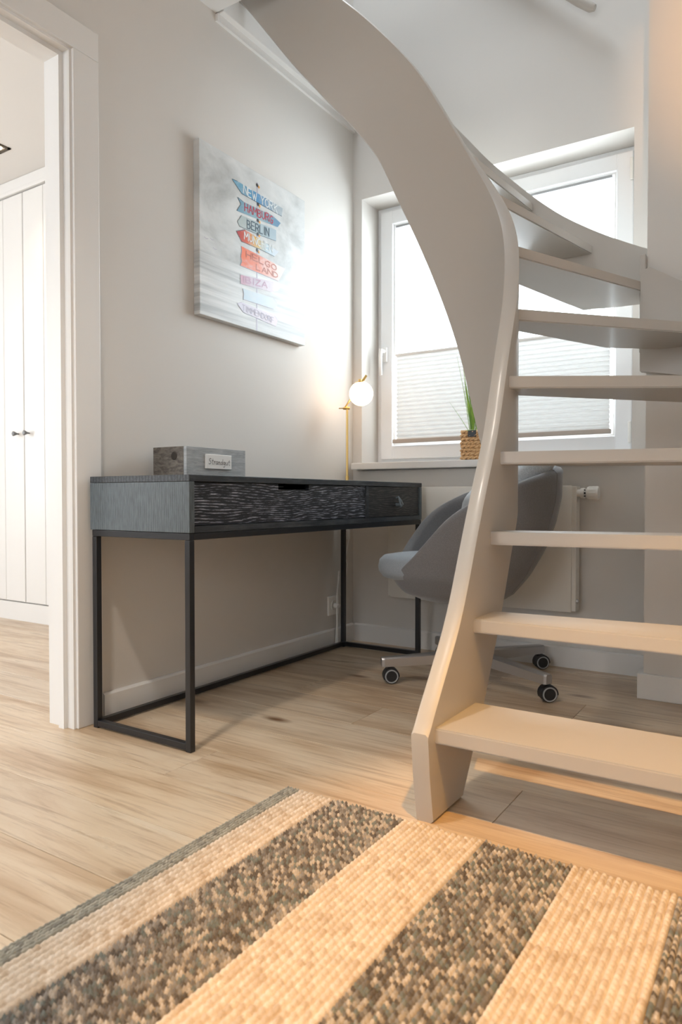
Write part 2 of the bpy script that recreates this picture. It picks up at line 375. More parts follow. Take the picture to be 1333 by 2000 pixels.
# ------------------------------------------------------------ window
def ring(bm, x0, x1, z0, z1, t, y0, y1, bev=.003):
    box(bm, x0, x0+t, y0, y1, z0, z1, bev=bev); box(bm, x1-t, x1, y0, y1, z0, z1, bev=bev)
    box(bm, x0+t-.003, x1-t+.003, y0, y1, z1-t, z1, bev=bev); box(bm, x0+t-.003, x1-t+.003, y0, y1, z0, z0+t, bev=bev)
bm = bmesh.new(); ring(bm, WX0, WX1, WZ0, WZ1, .045, 3.112, 3.18)
win = struct('window_1', bm, M['pvc'])
bm = bmesh.new(); ring(bm, WX0+.026, WX1-.026, WZ0+.024, WZ1-.024, .068, 3.092, 3.16, bev=.005)
sash = obj('window_sash', bm, M['pvc'], win)
bm = bmesh.new(); ring(bm, WX0+.09, WX1-.09, WZ0+.088, WZ1-.088, .014, 3.105, 3.15, bev=.003)
obj('glazing_bead', bm, M['white'], sash)
obj('pane', bx(-1.69, -.65, 3.13, 3.134, .965, 2.045), M['glass'], sash)
bm = bmesh.new(); box(bm, -1.752, -1.722, 3.080, 3.093, 1.372, 1.446, bev=.004); tube(bm, [(-1.737, 3.082, 1.425), (-1.737, 3.048, 1.425)], .009, 10)
tube(bm, [(-1.737, 3.050, 1.432), (-1.739, 3.046, 1.40), (-1.741, 3.050, 1.35), (-1.741, 3.056, 1.305)], [.010, .010, .009, .008], 10)
obj('window_handle', bm, M['white'], sash, smooth='auto')
bm = bmesh.new()
for z in (2.04, .97): box(bm, -.590, -.576, 3.078, 3.093, z-.045, z+.045, bev=.004)
obj('hinge', bm, M['valve'], win)
struct('window_sill', bx(-1.815, -.503, 2.895, 3.115, .834-.0, .866, bev=.003), M['white'])
# pleated blind
bl = thing('pleated_blind', 'white pleated blind covering the lower part of the window glass', 'blind', (-1.15, 3.07, .97))
bm = bmesh.new(); n = 40; z0, z1 = .985, 1.392
for k in range(n+1):
    z = z0 + (z1-z0)*k/n; y = 3.082 + (.007 if k % 2 else -.007)
    a = bm.verts.new((-1.666, y, z)); b = bm.verts.new((-.662, y, z))
    if k: bm.faces.new((pa, pb, b, a))
    pa, pb = a, b
obj('fabric', bm, M['blind'], bl)
obj('bottom_rail', bx(-1.680, -.655, 3.062, 3.090, .966, .986, bev=.003), M['rail_taupe'], bl)
obj('top_rail', bx(-1.668, -.658, 3.068, 3.088, 1.392, 1.404, bev=.003), M['white'], bl)
obj('head_rail', bx(-1.668, -.658, 3.072, 3.088, 2.018, 2.030, bev=.002), M['grey_plastic'], bl)
for x in (-1.655, -1.640, -.672):
    bm = bmesh.new(); tube(bm, [(x, 3.080, 1.40), (x, 3.080, 2.02)], .0011, 6); obj('cord', bm, M['grey_plastic'], bl)

# ------------------------------------------------------------ stairs
st = thing('winding_staircase', 'greige painted open winding staircase with curved cheek boards', 'staircase', (-.67, 1.37, 0))
RISE = .205; TH = .033
XC, YC, RR = -.90, 1.865, .23
L1 = YC-1.34; L2 = RR*PI/2
def plan(s, off=0):
    r = RR-off
    if s < L1: return Vector((XC+r, 1.34+s))
    if s < L1+L2:
        a = (s-L1)/RR; return Vector((XC+r*math.cos(a), YC+r*math.sin(a)))
    return Vector((XC-(s-L1-L2), YC+r))
TOP = [(.003, .199), (.105, .327), (.181, .423), (.276, .62), (.376, .811), (.412, .861), (.458, 1.01), (.50, 1.12), (.60, 1.36), (.66, 1.475),
       (.749, 1.608), (.844, 1.748), (.918, 1.879), (.99, 2.012), (1.063, 2.125), (1.159, 2.241), (1.259, 2.353), (1.316, 2.409), (1.55, 2.65), (1.82, 2.90)]
BOT = [(.19, 0), (.334, .204), (.452, .411), (.545, .609), (.66, .72), (.75, .775), (.791, .829), (.807, .877), (.83, .958), (.851, 1.035), (.881, 1.137), (.907, 1.221), (.952, 1.34),
       (1.007, 1.471), (1.062, 1.589), (1.119, 1.702), (1.178, 1.834), (1.279, 1.964), (1.384, 2.082), (1.54, 2.265), (1.756, 2.546), (1.83, 2.62)]
def ribbon(bm, path, rings):
    prev = None; bev = .006
    for (s, zb, zt) in rings:
        A = path(s, .02); B = path(s, -.02); A2 = path(s, .02-bev); B2 = path(s, -.02+bev); b = min(bev, (zt-zb)*.3)
        q = [(A, zb+b), (A, zt-b), (A2, zt), (B2, zt), (B, zt-b), (B, zb+b), (B2, zb), (A2, zb)]
        cur = [bm.verts.new((p.x, p.y, z)) for p, z in q]
        if prev:
            for k in range(8): bm.faces.new((prev[k], prev[(k+1) % 8], cur[(k+1) % 8], cur[k]))
        else: bm.faces.new(cur)
        prev = cur
    bm.faces.new(prev[::-1])
rings = []; s = .005
# blunt nose: starts vertical on the floor
rings.append((.004, .180, .199)); rings.append((.012, .10, .208)); rings.append((.022, .045, .22)); rings.append((.030, .0, .232))
s = .045
while s < 1.80:
    rings.append((s, max(0, smooth_tab(BOT, s, .04)) if s > .2 else 0, smooth_tab(TOP, s, .05) if s > .06 else lerp_tab(TOP, s))); s += .0145
bm = bmesh.new(); ribbon(bm, plan, rings)
obj('inner_string', bm, M['stairs'], st, smooth='auto')
# treads: front line (point, angle) at the inner string
FL = [((-.65, 1.378), 0), ((-.65, 1.590), 0), ((-.65, 1.700), 5), ((-.65, 1.767), 13.5), ((-.65, 1.830), 31.5), ((-.665, 1.943), 48),
      ((-.713, 1.985), 66.7), ((-.802, 2.045), 78), ((-.930, 2.160), 85), ((-1.085, 2.11), 90), ((-1.24, 2.11), 90), ((-1.39, 2.11), 90), ((-1.54, 2.11), 90)]
def clip(poly, p, nrm, d=0):
    out = []; n = len(poly)
    for i in range(n):
        a, b = poly[i], poly[(i+1) % n]; da = (a-p).dot(nrm)-d; db = (b-p).dot(nrm)-d
        if da >= 0: out.append(a)
        if (da < 0) != (db < 0): out.append(a + (b-a)*(da/(da-db)))
    return out
inner_poly = [plan(k*.02, -.004) for k in range(0, 90)]
for i, (p, ang) in enumerate(FL):
    p = Vector(p); a = math.radians(ang); d = Vector((math.cos(a), math.sin(a))); nr = Vector((-d.y, d.x))
    if i+1 < len(FL):
        p2 = Vector(FL[i+1][0]); a2 = math.radians(FL[i+1][1])
    else: p2 = p + Vector((-.15, 0)); a2 = PI/2
    n2 = -Vector((-math.sin(a2), math.cos(a2)))
    ymax = 2.735 if i >= 6 else 2.575
    if i < 9: base = [plan(k*.01, -.006) for k in range(1, 110)]
    else: base = [plan(k*.02, -.006) for k in range(30, 90)]
    if i < 6: poly = base[:95] + [Vector((-.40 if i > 4 else -.40, ymax)), Vector((.36, ymax)), Vector((.36, 1.30)), Vector((-.6, 1.30))]
    else: poly = [plan(k*.01, -.006) for k in range(50, 178)] + [Vector((-1.80, ymax)), Vector((-.452, ymax)), Vector((-.452, 1.87))]
    ov = (.03 if i else .017)
    poly = clip(poly, p, nr); poly = clip(poly, p2, n2, -ov)
    # drop near-duplicate points
    q = []
    for v in poly:
        if not q or (v-q[-1]).length > 1e-4: q.append(v)
    if (q[0]-q[-1]).length < 1e-4: q.pop()
    bm = bmesh.new(); z = RISE*(i+1); prism(bm, [(v.x, v.y) for v in q], 'z', z-TH, z)
    bmesh.ops.bevel(bm, geom=[e for e in bm.edges if e.calc_length() > .05 and abs(e.verts[0].co.z-e.verts[1].co.z) < 1e-5], offset=.003, segments=2, affect='EDGES')
    obj('tread', bm, M['stairs'], st)
# outer cheek boards: along the right wall, along the column, along the back wall
def zq(bm, pts, fn): pass
bm = bmesh.new(); prism(bm, [(1.30, 0), (1.30, .26), (2.575, 1.12), (2.575, .70), (1.55, 0)], 'x', .362, .398); obj('outer_string', bm, M['stairs'], st)
bm = bmesh.new(); prism(bm, [(.398, .98), (-.330, 1.414), (-.427, 1.476), (-.457, 1.469), (-.457, 1.13), (-.25, 1.09), (.398, .70)], 'y', 2.577, 2.612)
obj('outer_string', bm, M['stairs'], st)
REAR = [(-.459, 1.589), (-.55, 1.635), (-.647, 1.691), (-.771, 1.774), (-.891, 1.880), (-1.06, 2.052), (-1.183, 2.205), (-1.40, 2.45), (-1.80, 2.86)]
RB = [(-.459, 1.405), (-.60, 1.407), (-.70, 1.415), (-.86, 1.50), (-1.0, 1.66), (-1.183, 1.90), (-1.40, 2.16), (-1.80, 2.52)]
bm = bmesh.new(); top = []; K = 40
for k in range(K+1):
    x = -.459 + (-1.80+.459)*k/K; top.append((x, smooth_tab([(-a, b) for a, b in REAR], -x, .06)))
bot = [(x, smooth_tab([(-a, b) for a, b in RB], -x, .06)) for x, _ in top]
for k in range(K):
    pass
prism(bm, top + bot[::-1], 'y', 2.737, 2.772)
obj('outer_string', bm, M['stairs'], st)
obj('outer_string', bx(-.466, -.4475, 2.6125, 2.7365, 1.20, 1.535, bev=.002), M['stairs'], st)
# rail on the upper back wall
hr = thing('handrail', 'greige wall handrail ending high on the back wall', 'handrail', (-.74, 2.89, 2.64))
bm = bmesh.new(); tube(bm, [(-.690, 2.90, 2.618), (-.705, 2.90, 2.625), (-.75, 2.90, 2.665), (-1.05, 2.90, 2.96), (-1.5, 2.90, 3.40)], [.012, .018, .019, .019, .019], 14); obj('rail', bm, M['stairs'], hr, smooth='auto')
for x in (-.98, -1.40):
    z = 2.665 + (-.75-x)*.98; bm = bmesh.new(); tube(bm, [(x, 2.90, z), (x, 2.90, z-.05), (x, BY-.003, z-.05)], .006, 8); obj('bracket', bm, M['alu'], hr, smooth='auto')

# ------------------------------------------------------------ desk
DX0, DX1, DY0, DY1 = -1.805, -1.388, 1.388, 2.800
dk = thing('writing_desk', 'black oak desk with two drawers on a thin black steel frame', 'desk', (DX1-.2, 2.1, 0))
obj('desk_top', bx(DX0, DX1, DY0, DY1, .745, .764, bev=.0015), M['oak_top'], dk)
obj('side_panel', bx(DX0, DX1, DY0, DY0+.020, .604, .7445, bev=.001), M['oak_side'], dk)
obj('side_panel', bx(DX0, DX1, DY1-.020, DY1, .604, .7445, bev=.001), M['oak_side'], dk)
obj('back_panel', bx(DX0, DX0+.015, DY0+.0205, DY1-.0205, .604, .7445), M['oak_top'], dk)
obj('bottom_panel', bx(DX0+.0155, DX1, DY0+.0205, DY1-.0205, .604, .622), M['oak_top'], dk)
obj('divider', bx(DX0+.0155, DX1-.001, 2.3285, 2.3445, .6225, .7445), M['oak_top'], dk)
y0, y1, z0, z1, a, b, zn = DY0+.023, 2.327, .624, .743, 1.787, 1.955, .726
bm = bmesh.new(); prism(bm, [(y0, z0), (y1, z0), (y1, z1), (b, z1), (b, zn), (a, zn), (a, z1), (y0, z1)], 'x', DX1-.024, DX1-.006)
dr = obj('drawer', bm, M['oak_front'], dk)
bm = bmesh.new(); box(bm, DX0+.03, DX1-.0245, y0+.01, y0+.022, .63, .72); box(bm, DX0+.03, DX1-.0245, y1-.022, y1-.01, .63, .72); box(bm, DX0+.03, DX1-.0245, y0+.01, y1-.01, .6235, .63)
obj('drawer_box', bm, M['plastic_black'], dr)
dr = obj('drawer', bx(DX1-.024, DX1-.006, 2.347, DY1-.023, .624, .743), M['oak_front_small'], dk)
bm = bmesh.new(); yc, zc = 2.575, .684
tube(bm, [(DX1-.006, yc, zc+.016), (DX1+.006, yc-.002, zc+.020), (DX1+.016, yc-.010, zc+.004), (DX1+.020, yc-.012, zc-.014), (DX1+.016, yc-.001, zc-.022), (DX1+.020, yc+.011, zc-.012), (DX1+.013, yc+.006, zc+.006), (DX1+.004, yc+.001, zc+.018)], .0035, 8)
tube(bm, [(DX1-.006, yc, zc-.012), (DX1+.018, yc-.003, zc-.014)], .006, 10)
obj('pull_loop', bm, M['leather'], dr, smooth='auto')
T = .019
fx0, fx1, fy0, fy1 = DX0+.006, DX1-.002, DY0+.002, DY1-.002
bm = bmesh.new(); e = .0015
box(bm, fx0, fx1, fy0, fy0+T, .584, .603, bev=e); box(bm, fx0, fx1, fy1-T, fy1, .584, .603, bev=e)
box(bm, fx0, fx0+T, fy0+T, fy1-T, .584, .603, bev=e); box(bm, fx1-T, fx1, fy0+T, fy1-T, .584, .603, bev=e)
obj('upper_frame', bm, M['steel_black'], dk)
for x in (fx0, fx1-T):
    for y in (fy0, fy1-T):
        bm = bx(x, x+T, y, y+T, .0, .5835, bev=e); obj('leg', bm, M['steel_black'], dk)
obj('floor_rail', bx(fx0+T, fx1-T, fy0, fy0+T, .005, .005+T, bev=e), M['steel_black'], dk)
obj('floor_rail', bx(fx0+T, fx1-T, fy1-T, fy1, .005, .005+T, bev=e), M['steel_black'], dk)
obj('floor_rail', bx(fx0, fx0+T, fy0+T, fy1-T, .005, .005+T, bev=e), M['steel_black'], dk)

# crate on the desk
cr = thing('wooden_crate', 'grey weathered wooden box with a white name plate on the desk', 'box', (-1.72, 1.77, .764))
cx0, cx1, cy0, cy1, cz0, cz1 = -1.798, -1.645, 1.633, 1.920, .765, .866
obj('end_board', bx(cx0, cx1-.0135, cy0, cy0+.013, cz0, cz1, bev=.001), M['crate_end'], cr)
obj('end_board', bx(cx0, cx1-.0135, cy1-.013, cy1, cz0, cz1, bev=.001), M['crate_front'], cr)
obj('side_board', bx(cx1-.013, cx1, cy0, cy1, cz0, cz1, bev=.001), M['crate_front'], cr)
obj('side_board', bx(cx0, cx0+.013, cy0+.0135, cy1-.0135, cz0, cz1, bev=.001), M['crate_front'], cr)
obj('base_board', bx(cx0+.0135, cx1-.0135, cy0+.0135, cy1-.0135, cz0, cz0+.01), M['crate_front'], cr)
for (yy, zz) in ((.008, .0), (.012, 0)): pass
bm = bmesh.new(); lathe(bm, [(0, -.0002), (.014, -.0004), (.011, -.0012), (.006, -.0014), (0, -.0014)], (-1.700, cy0, .836), (0, 1, 0), 16)
obj('knot', bm, mat('dark_knot', (.035, .028, .022), .8), cr)
plate = obj('name_plate', bx(cx1+.0005, cx1+.006, 1.716, 1.841, .7965, .8445, bev=.001), M['white'], cr)
GL = {'S': [[(.5, .9), (.3, 1.), (.1, .85), (.15, .65), (.4, .5), (.5, .3), (.35, .05), (.1, 0), (0, .12)]],
      't': [[(.25, .95), (.2, .2), (.3, 0), (.42, .05)], [(0, .62), (.45, .66)]],
      'r': [[(.05, .55), (.12, .0)], [(.10, .35), (.25, .55), (.42, .5)]],
      'a': [[(.42, .5), (.2, .55), (.02, .3), (.08, .03), (.28, .05), (.42, .35), (.42, .5), (.42, .08), (.52, .0)]],
      'n': [[(.05, .55), (.06, .0)], [(.06, .3), (.22, .53), (.36, .45), (.38, .0), (.48, .02)]],
      'd': [[(.42, .45), (.2, .55), (.02, .3), (.08, .03), (.28, .05), (.42, .35)], [(.46, 1.0), (.42, .1), (.52, .0)]],
      'g': [[(.42, .5), (.2, .55), (.03, .33), (.1, .08), (.3, .12), (.42, .4)], [(.43, .52), (.42, -.2), (.25, -.42), (.05, -.3)]],
      'u': [[(.04, .52), (.04, .12), (.18, .0), (.36, .15), (.40, .52)], [(.40, .5), (.42, .06), (.5, .0)]],
      'N': [[(0, 0), (0, 1), (.55, 0), (.55, 1)]], 'E': [[(.5, 1), (0, 1), (0, 0), (.5, 0)], [(0, .5), (.42, .5)]],
      'W': [[(0, 1), (.17, 0), (.33, .7), (.5, 0), (.67, 1)]], 'Y': [[(0, 1), (.27, .5), (.55, 1)], [(.27, .5), (.27, 0)]],
      'O': [[(.28, 1), (.06, .8), (0, .5), (.06, .2), (.28, 0), (.5, .2), (.56, .5), (.5, .8), (.28, 1)]],
      'R': [[(0, 0), (0, 1), (.35, 1), (.5, .78), (.35, .52), (0, .5)], [(.25, .5), (.52, 0)]],
      'K': [[(0, 0), (0, 1)], [(.5, 1), (0, .45)], [(.15, .58), (.52, 0)]], 'H': [[(0, 0), (0, 1)], [(.5, 0), (.5, 1)], [(0, .5), (.5, .5)]],
      'A': [[(0, 0), (.27, 1), (.55, 0)], [(.1, .38), (.45, .38)]], 'M': [[(0, 0), (.05, 1), (.32, .4), (.6, 1), (.65, 0)]],
      'B': [[(0, 0), (0, 1), (.33, .95), (.42, .75), (.3, .53), (0, .5)], [(.3, .53), (.5, .27), (.35, .02), (0, 0)]],
      'U': [[(0, 1), (.02, .25), (.25, 0), (.48, .25), (.5, 1)]], 'G': [[(.5, .85), (.28, 1), (.04, .75), (0, .4), (.15, .05), (.38, .02), (.5, .2), (.5, .45), (.28, .45)]],
      'L': [[(0, 1), (0, 0), (.45, 0)]], 'I': [[(.1, 0), (.1, 1)]], 'C': [[(.5, .85), (.28, 1), (.04, .75), (0, .45), (.1, .1), (.3, 0), (.5, .15)]],
      'Z': [[(0, 1), (.5, 1), (0, 0), (.5, 0)]], 'D': [[(0, 0), (0, 1), (.3, .95), (.5, .7), (.5, .3), (.3, .05), (0, 0)]],
      'T': [[(0, 1), (.55, 1)], [(.27, 1), (.27, 0)]], 'F': [[(.5, 1), (0, 1), (0, 0)], [(0, .5), (.4, .5)]], ' ': [], 
      '"': [[(.12, 1.15), (.14, 1.25)], [(.36, 1.15), (.38, 1.25)]]}
ADV = {'W': .82, 'M': .8, 'I': .32, ' ': .5, 'S': .62, 't': .5, 'r': .46, 'a': .58, 'n': .56, 'd': .6, 'g': .56, 'u': .58, '"': 0}
def lettering(name, text, x, ya, yb, za, zb, h, lw, m, parent, depth=.0004, italic=0):
    tot = sum(ADV.get(c, .68) for c in text) - .1; bm = bmesh.new(); cx = 0; n = 0
    rnd = random.Random(len(text)*7+1)
    for c in text:
        jz = rnd.uniform(-.05, .05) if c.isupper() else 0
        for st_ in GL[c]:
            P = []
            for (u, v) in st_:
                f = (cx+u+italic*v)/tot; P.append(Vector((ya+(yb-ya)*f, za+(zb-za)*f + h*(v-.5+jz))))
            for p, q in zip(P, P[1:]):
                d = (q-p); L = d.length
                if L < 1e-6: continue
                d /= L; nn = Vector((-d.y, d.x))*lw/2; p2 = p-d*lw*.3; q2 = q+d*lw*.3
                xx = x + depth + n*1e-5; n += 1
                vs_ = [bm.verts.new((xx, w_.x, w_.y)) for w_ in (p2+nn, p2-nn, q2-nn, q2+nn)]; bm.faces.new(vs_)
        cx += ADV.get(c, .68)
    return obj(name, bm, m, parent)
lettering('lettering', 'Strandgut', cx1+.0061, 1.728, 1.830, .8215, .8195, .019, .0015, INK['black'], plate, italic=.08)

# ------------------------------------------------------------ painting
PT = (-1.839, 2.18, 1.36)
pt = thing('canvas_painting', 'square grey beach painting of a colourful city signpost on the left wall', 'painting', PT)
cv = obj('canvas', bx(-1.8395, -1.810, 1.866, 2.510, 1.360, 1.985, bev=.002), M['canvas'], pt)
SG = {1: [(2.039, 1.903), (2.095, 1.868), (2.346, 1.864), (2.352, 1.899), (2.071, 1.906)], 2: [(2.071, 1.846), (2.09, 1.826), (2.066, 1.793), (2.318, 1.811), (2.338, 1.834), (2.286, 1.847), (2.104, 1.84)],
      3: [(2.07, 1.754), (2.082, 1.739), (2.192, 1.742), (2.307, 1.751), (2.308, 1.796), (2.094, 1.785)], 4: [(2.063, 1.715), (2.094, 1.685), (2.212, 1.688), (2.296, 1.685), (2.324, 1.713), (2.113, 1.736)],
      5: [(2.091, 1.667), (2.095, 1.65), (2.089, 1.626), (2.095, 1.61), (2.086, 1.591), (2.197, 1.592), (2.323, 1.592), (2.368, 1.654)], 6: [(2.086, 1.556), (2.088, 1.522), (2.275, 1.536), (2.318, 1.55), (2.342, 1.575), (2.296, 1.582)],
      7: [(2.1, 1.507), (2.106, 1.487), (2.102, 1.466), (2.29, 1.47), (2.318, 1.496), (2.288, 1.514)], 8: [(2.067, 1.442), (2.102, 1.417), (2.306, 1.403), (2.317, 1.430), (2.296, 1.445), (2.093, 1.453)]}
TX = {1: [('NEW', 2.105, 2.185, 1.889, 1.886, .032, 'white'), ('YORK', 2.208, 2.318, 1.886, 1.882, .032, 'white')], 2: [('HAMBURG', 2.112, 2.288, 1.823, 1.830, .030, 'red')], 3: [('BERLIN', 2.126, 2.262, 1.763, 1.770, .031, 'navy')],
      4: [('MU"NCHEN', 2.108, 2.285, 1.714, 1.711, .028, 'white')], 5: [('HELGO', 2.12, 2.31, 1.645, 1.640, .022, 'rust'), ('LAND', 2.18, 2.32, 1.611, 1.613, .020, 'rust')],
      6: [('IBIZA', 2.10, 2.25, 1.542, 1.556, .022, 'plum')], 7: [], 8: [('TIMMENDORF', 2.096, 2.292, 1.434, 1.424, .022, 'grey')]}
bm = bmesh.new(); prism(bm, [(2.181, 1.361), (2.187, 1.361), (2.191, 1.945), (2.186, 1.945)], 'x', -1.8102, -1.8096); obj('signpost_pole', bm, INK['grey'], pt)
for k, P in SG.items():
    bm = bmesh.new(); prism(bm, P, 'x', -1.8098, -1.8090); so = obj('sign', bm, SIGNC[k-1], pt)
    bm = bmesh.new(); n = len(P)
    for i in range(n):
        p, q = Vector(P[i]), Vector(P[(i+1) % n])
        if q.y-p.y > .012 and q.x > p.x: continue
        if k == 6 and i not in (0, 1): continue
        if (p.y+q.y)/2 > sum(v[1] for v in P)/n and abs(q.x-p.x) > .05: continue
        d = (q-p).normalized(); nn = Vector((-d.y, d.x))*.0009
        vs_ = [bm.verts.new((-1.8088, w_.x, w_.y)) for w_ in (p+nn, p-nn, q-nn, q+nn)]; bm.faces.new(vs_)
    if bm.faces: obj('sign_outline', bm, INK['navy'] if k < 5 else INK['grey'], so)
    for (t_, ya, yb, za, zb, h, ink) in TX[k]:
        lettering('lettering', t_, -1.8088, ya, yb, za, zb, h, .0042 if ink != 'grey' else .003, INK[ink], so)
for (y, z) in [(2.188, 1.934), (2.193, 1.861), (2.192, 1.797), (2.19, 1.743), (2.187, 1.679)]:
    b_ = bmesh.new(); lathe(b_, [(0, .0014), (.0065, .0012), (.007, 0)], (-1.8098, y, z), (1, 0, 0), 10); bo = obj('bolt', b_, INK['black'], pt)
    b_ = bmesh.new(); lathe(b_, [(0, .0016), (.005, .0014), (.0055, .0004)], (-1.8098, y+.010, z-.004), (1, 0, 0), 8); obj('highlight', b_, INK['orange'], bo)
for (y, z) in ((1.90, 1.635), (1.93, 1.64), (1.945, 1.61)):
    b_ = bmesh.new(); b_.faces.new([b_.verts.new((-1.8094, y+a, z+c)) for a, c in ((-.011, .005), (0, .001), (.011, .004), (.011, .0055), (0, .003), (-.011, .0065))])
    obj('painted_gull', b_, INK['grey'], pt)

# ------------------------------------------------------------ globe lamp
LP = Vector((-1.735, 2.735, .7645))
lp = thing('globe_lamp', 'slim brass table lamp with a lit white glass globe', 'lamp', LP)
bm = bmesh.new(); lathe(bm, [(0, 0), (.055, 0), (.055, .010), (.050, .013), (0, .013)], LP, seg=32); obj('base', bm, M['brass'], lp, smooth='auto')
bm = bmesh.new(); tube(bm, [LP+Vector((0, 0, .012)), LP+Vector((0, 0, .34))], .0052, 12); tube(bm, [LP+Vector((0, 0, .012)), LP+Vector((0, 0, .035))], .0075, 12); obj('stem', bm, M['brass'], lp, smooth='auto')
R_ = Vector((.84, .543, 0)); J = LP+Vector((0, 0, .343))
bm = bmesh.new(); tube(bm, [J-R_*.038, J-R_*.018], .0025, 8); tube(bm, [J-R_*.018, J+R_*.012], .0065, 12); obj('joint', bm, M['brass'], lp, smooth='auto')
A = J-R_*.012; B = J+R_*.088+Vector((0, 0, .150))
off = Vector((-.543, .84, 0))*.0
bm = bmesh.new(); tube(bm, [A, B], .0042, 10); tube(bm, [A+(B-A)*.72, B], .006, 10); obj('arm', bm, M['brass'], lp, smooth='auto')
GC = J+R_*.063+Vector((0, 0, .062))+Vector((.543, -.84, 0))*.03
bm = bmesh.new(); bmesh.ops.create_uvsphere(bm, u_segments=40, v_segments=24, radius=.054)
for v in bm.verts: v.co += GC
obj('globe', bm, M['globe'], lp, smooth=True)
bm = bmesh.new(); up = Vector((-.10, 0, 1)).normalized(); lathe(bm, [(.026, .0475), (.024, .052), (.008, .056), (.008, .066), (0, .066)], GC, up, 24); obj('cap', bm, M['brass'], lp, smooth='auto')

# cable with inline switch, plug
cb = thing('lamp_cable', 'white lamp cable hanging behind the desk leg to the socket', 'cable', (-1.80, 2.84, 0))
X = -1.812
def cpath(*p): return [(X + q[2] if len(q) > 2 else X, q[0]-(.018 if q[1] < .36 else 0), q[1]) for q in p]
bm = bmesh.new()
tube(bm, cpath((2.852, .755), (2.853, .60), (2.862, .535, .004), (2.864, .50, .004), (2.850, .44), (2.826, .385), (2.818, .36)), .0028, 8)
tube(bm, cpath((2.846, .405), (2.858, .38), (2.860, .32), (2.852, .25), (2.815, .24)), .0022, 8)
tube(bm, cpath((2.802, .355), (2.796, .30), (2.788, .26), (2.792, .215), (2.789, .15), (2.782, .08), (2.776, .02), (2.781, .006), (2.789, .02), (2.790, .09), (2.785, .14), (2.785, .24), (2.802, .33)), .0032, 8)
tube(bm, cpath((2.790, .200), (2.78, .194), (2.768, .193)), .0025, 8)
obj('cord', bm, M['cable'], cb, smooth='auto')
bm = bx(X-.006, X+.010, 2.852, 2.870, .500, .548, bev=.004); obj('switch', bm, M['cable'], cb, smooth='auto')
bm = bmesh.new(); tube(bm, [(X-.012, 2.768, .193), (X-.002, 2.768, .193), (X+.012, 2.768, .193)], [.013, .012, .008], 14); tube(bm, [(X+.006, 2.755, .193), (X+.006, 2.783, .193)], .006, 10); obj('plug', bm, M['cable'], cb, smooth='auto')
so = thing('wall_socket', 'white square wall socket low on the left wall under the desk', 'socket', (LX, 2.768, .192))
obj('cover_frame', bx(LX, LX+.010, 2.725, 2.812, .148, .237, bev=.003), M['socket'], so)
bm = bmesh.new(); lathe(bm, [(0, .0106), (.020, .0106), (.0215, .012), (.023, .012), (.0235, .010)], (LX, 2.768, .193), (1, 0, 0), 28); obj('insert', bm, M['socket'], so, smooth='auto')

# ------------------------------------------------------------ radiator
ra = thing('radiator', 'flat cream panel radiator under the window', 'radiator', (-1.16, 2.90, .24))
RX0, RX1, RY, RZ0, RZ1 = -1.581, -.757, 2.862, .240, .748
obj('front_panel', bx(RX0, RX1, RY, RY+.012, RZ0, RZ1, bev=.004), M['radiator'], ra, smooth='auto')
obj('rear_panel', bx(RX0+.01, RX1-.01, 2.915, 2.927, RZ0+.01, RZ1-.01, bev=.003), M['radiator'], ra)
obj('side_cover', bx(RX1-.003, RX1+.016, RY+.010, 2.928, RZ0+.004, RZ1-.003, bev=.003), M['radiator'], ra)
obj('side_cover', bx(RX0-.016, RX0+.003, RY+.010, 2.928, RZ0+.004, RZ1-.003, bev=.003), M['radiator'], ra)
bm = bmesh.new(); box(bm, RX0+.01, RX1-.01, RY+.012, 2.915, RZ1-.018, RZ1-.010)
for k in range(30): x = RX0+.03+k*.0265; box(bm, x, x+.004, RY+.013, 2.914, RZ1-.010, RZ1-.002)
obj('top_grille', bm, M['radiator'], ra)
for x in (RX0+.12, RX1-.12): obj('wall_bracket', bx(x-.015, x+.015, 2.927, BY-.001, .35, .65), M['radiator'], ra)
bm = bmesh.new(); c_ = Vector((RX1+.016, 2.888, .718)); lathe(bm, [(0, 0), (.014, 0), (.015, .012), (.020, .014), (.021, .028), (.017, .030), (.017, .036), (.0245, .040), (.0265, .046), (.0275, .076), (.0255, .083), (0, .083)], c_, (1, 0, 0), 28)
vh = obj('thermostat_head', bm, M['valve'], ra, smooth='auto')
bm = bmesh.new()
for k in range(14):
    a = 2*PI*k/14; r0 = .0262; c2 = c_+Vector((0, math.cos(a)*r0, math.sin(a)*r0)); tube(bm, [c2+Vector((.048, 0, 0)), c2+Vector((.075, 0, 0))], .0022, 6)
obj('grip_ribs', bm, M['valve'], vh, smooth='auto')
bm = bmesh.new()
for dz, q in ((.0, .0035), (.012, .002), (-.012, .002)): box(bm, c_.x+.030, c_.x+.036, c_.y-.020, c_.y-.0165, c_.z+dz-q, c_.z+dz+q)
obj('dial_marks', bm, M['dark'], vh)
bm = bmesh.new(); tube(bm, [(RX1+.010, 2.885, .285), (RX1+.022, 2.885, .285)], [.010, .008], 12); tube(bm, [(RX1+.018, 2.885, .285), (RX1+.024, 2.885, .285)], .004, 8); obj('vent_plug', bm, M['alu'], ra, smooth='auto')

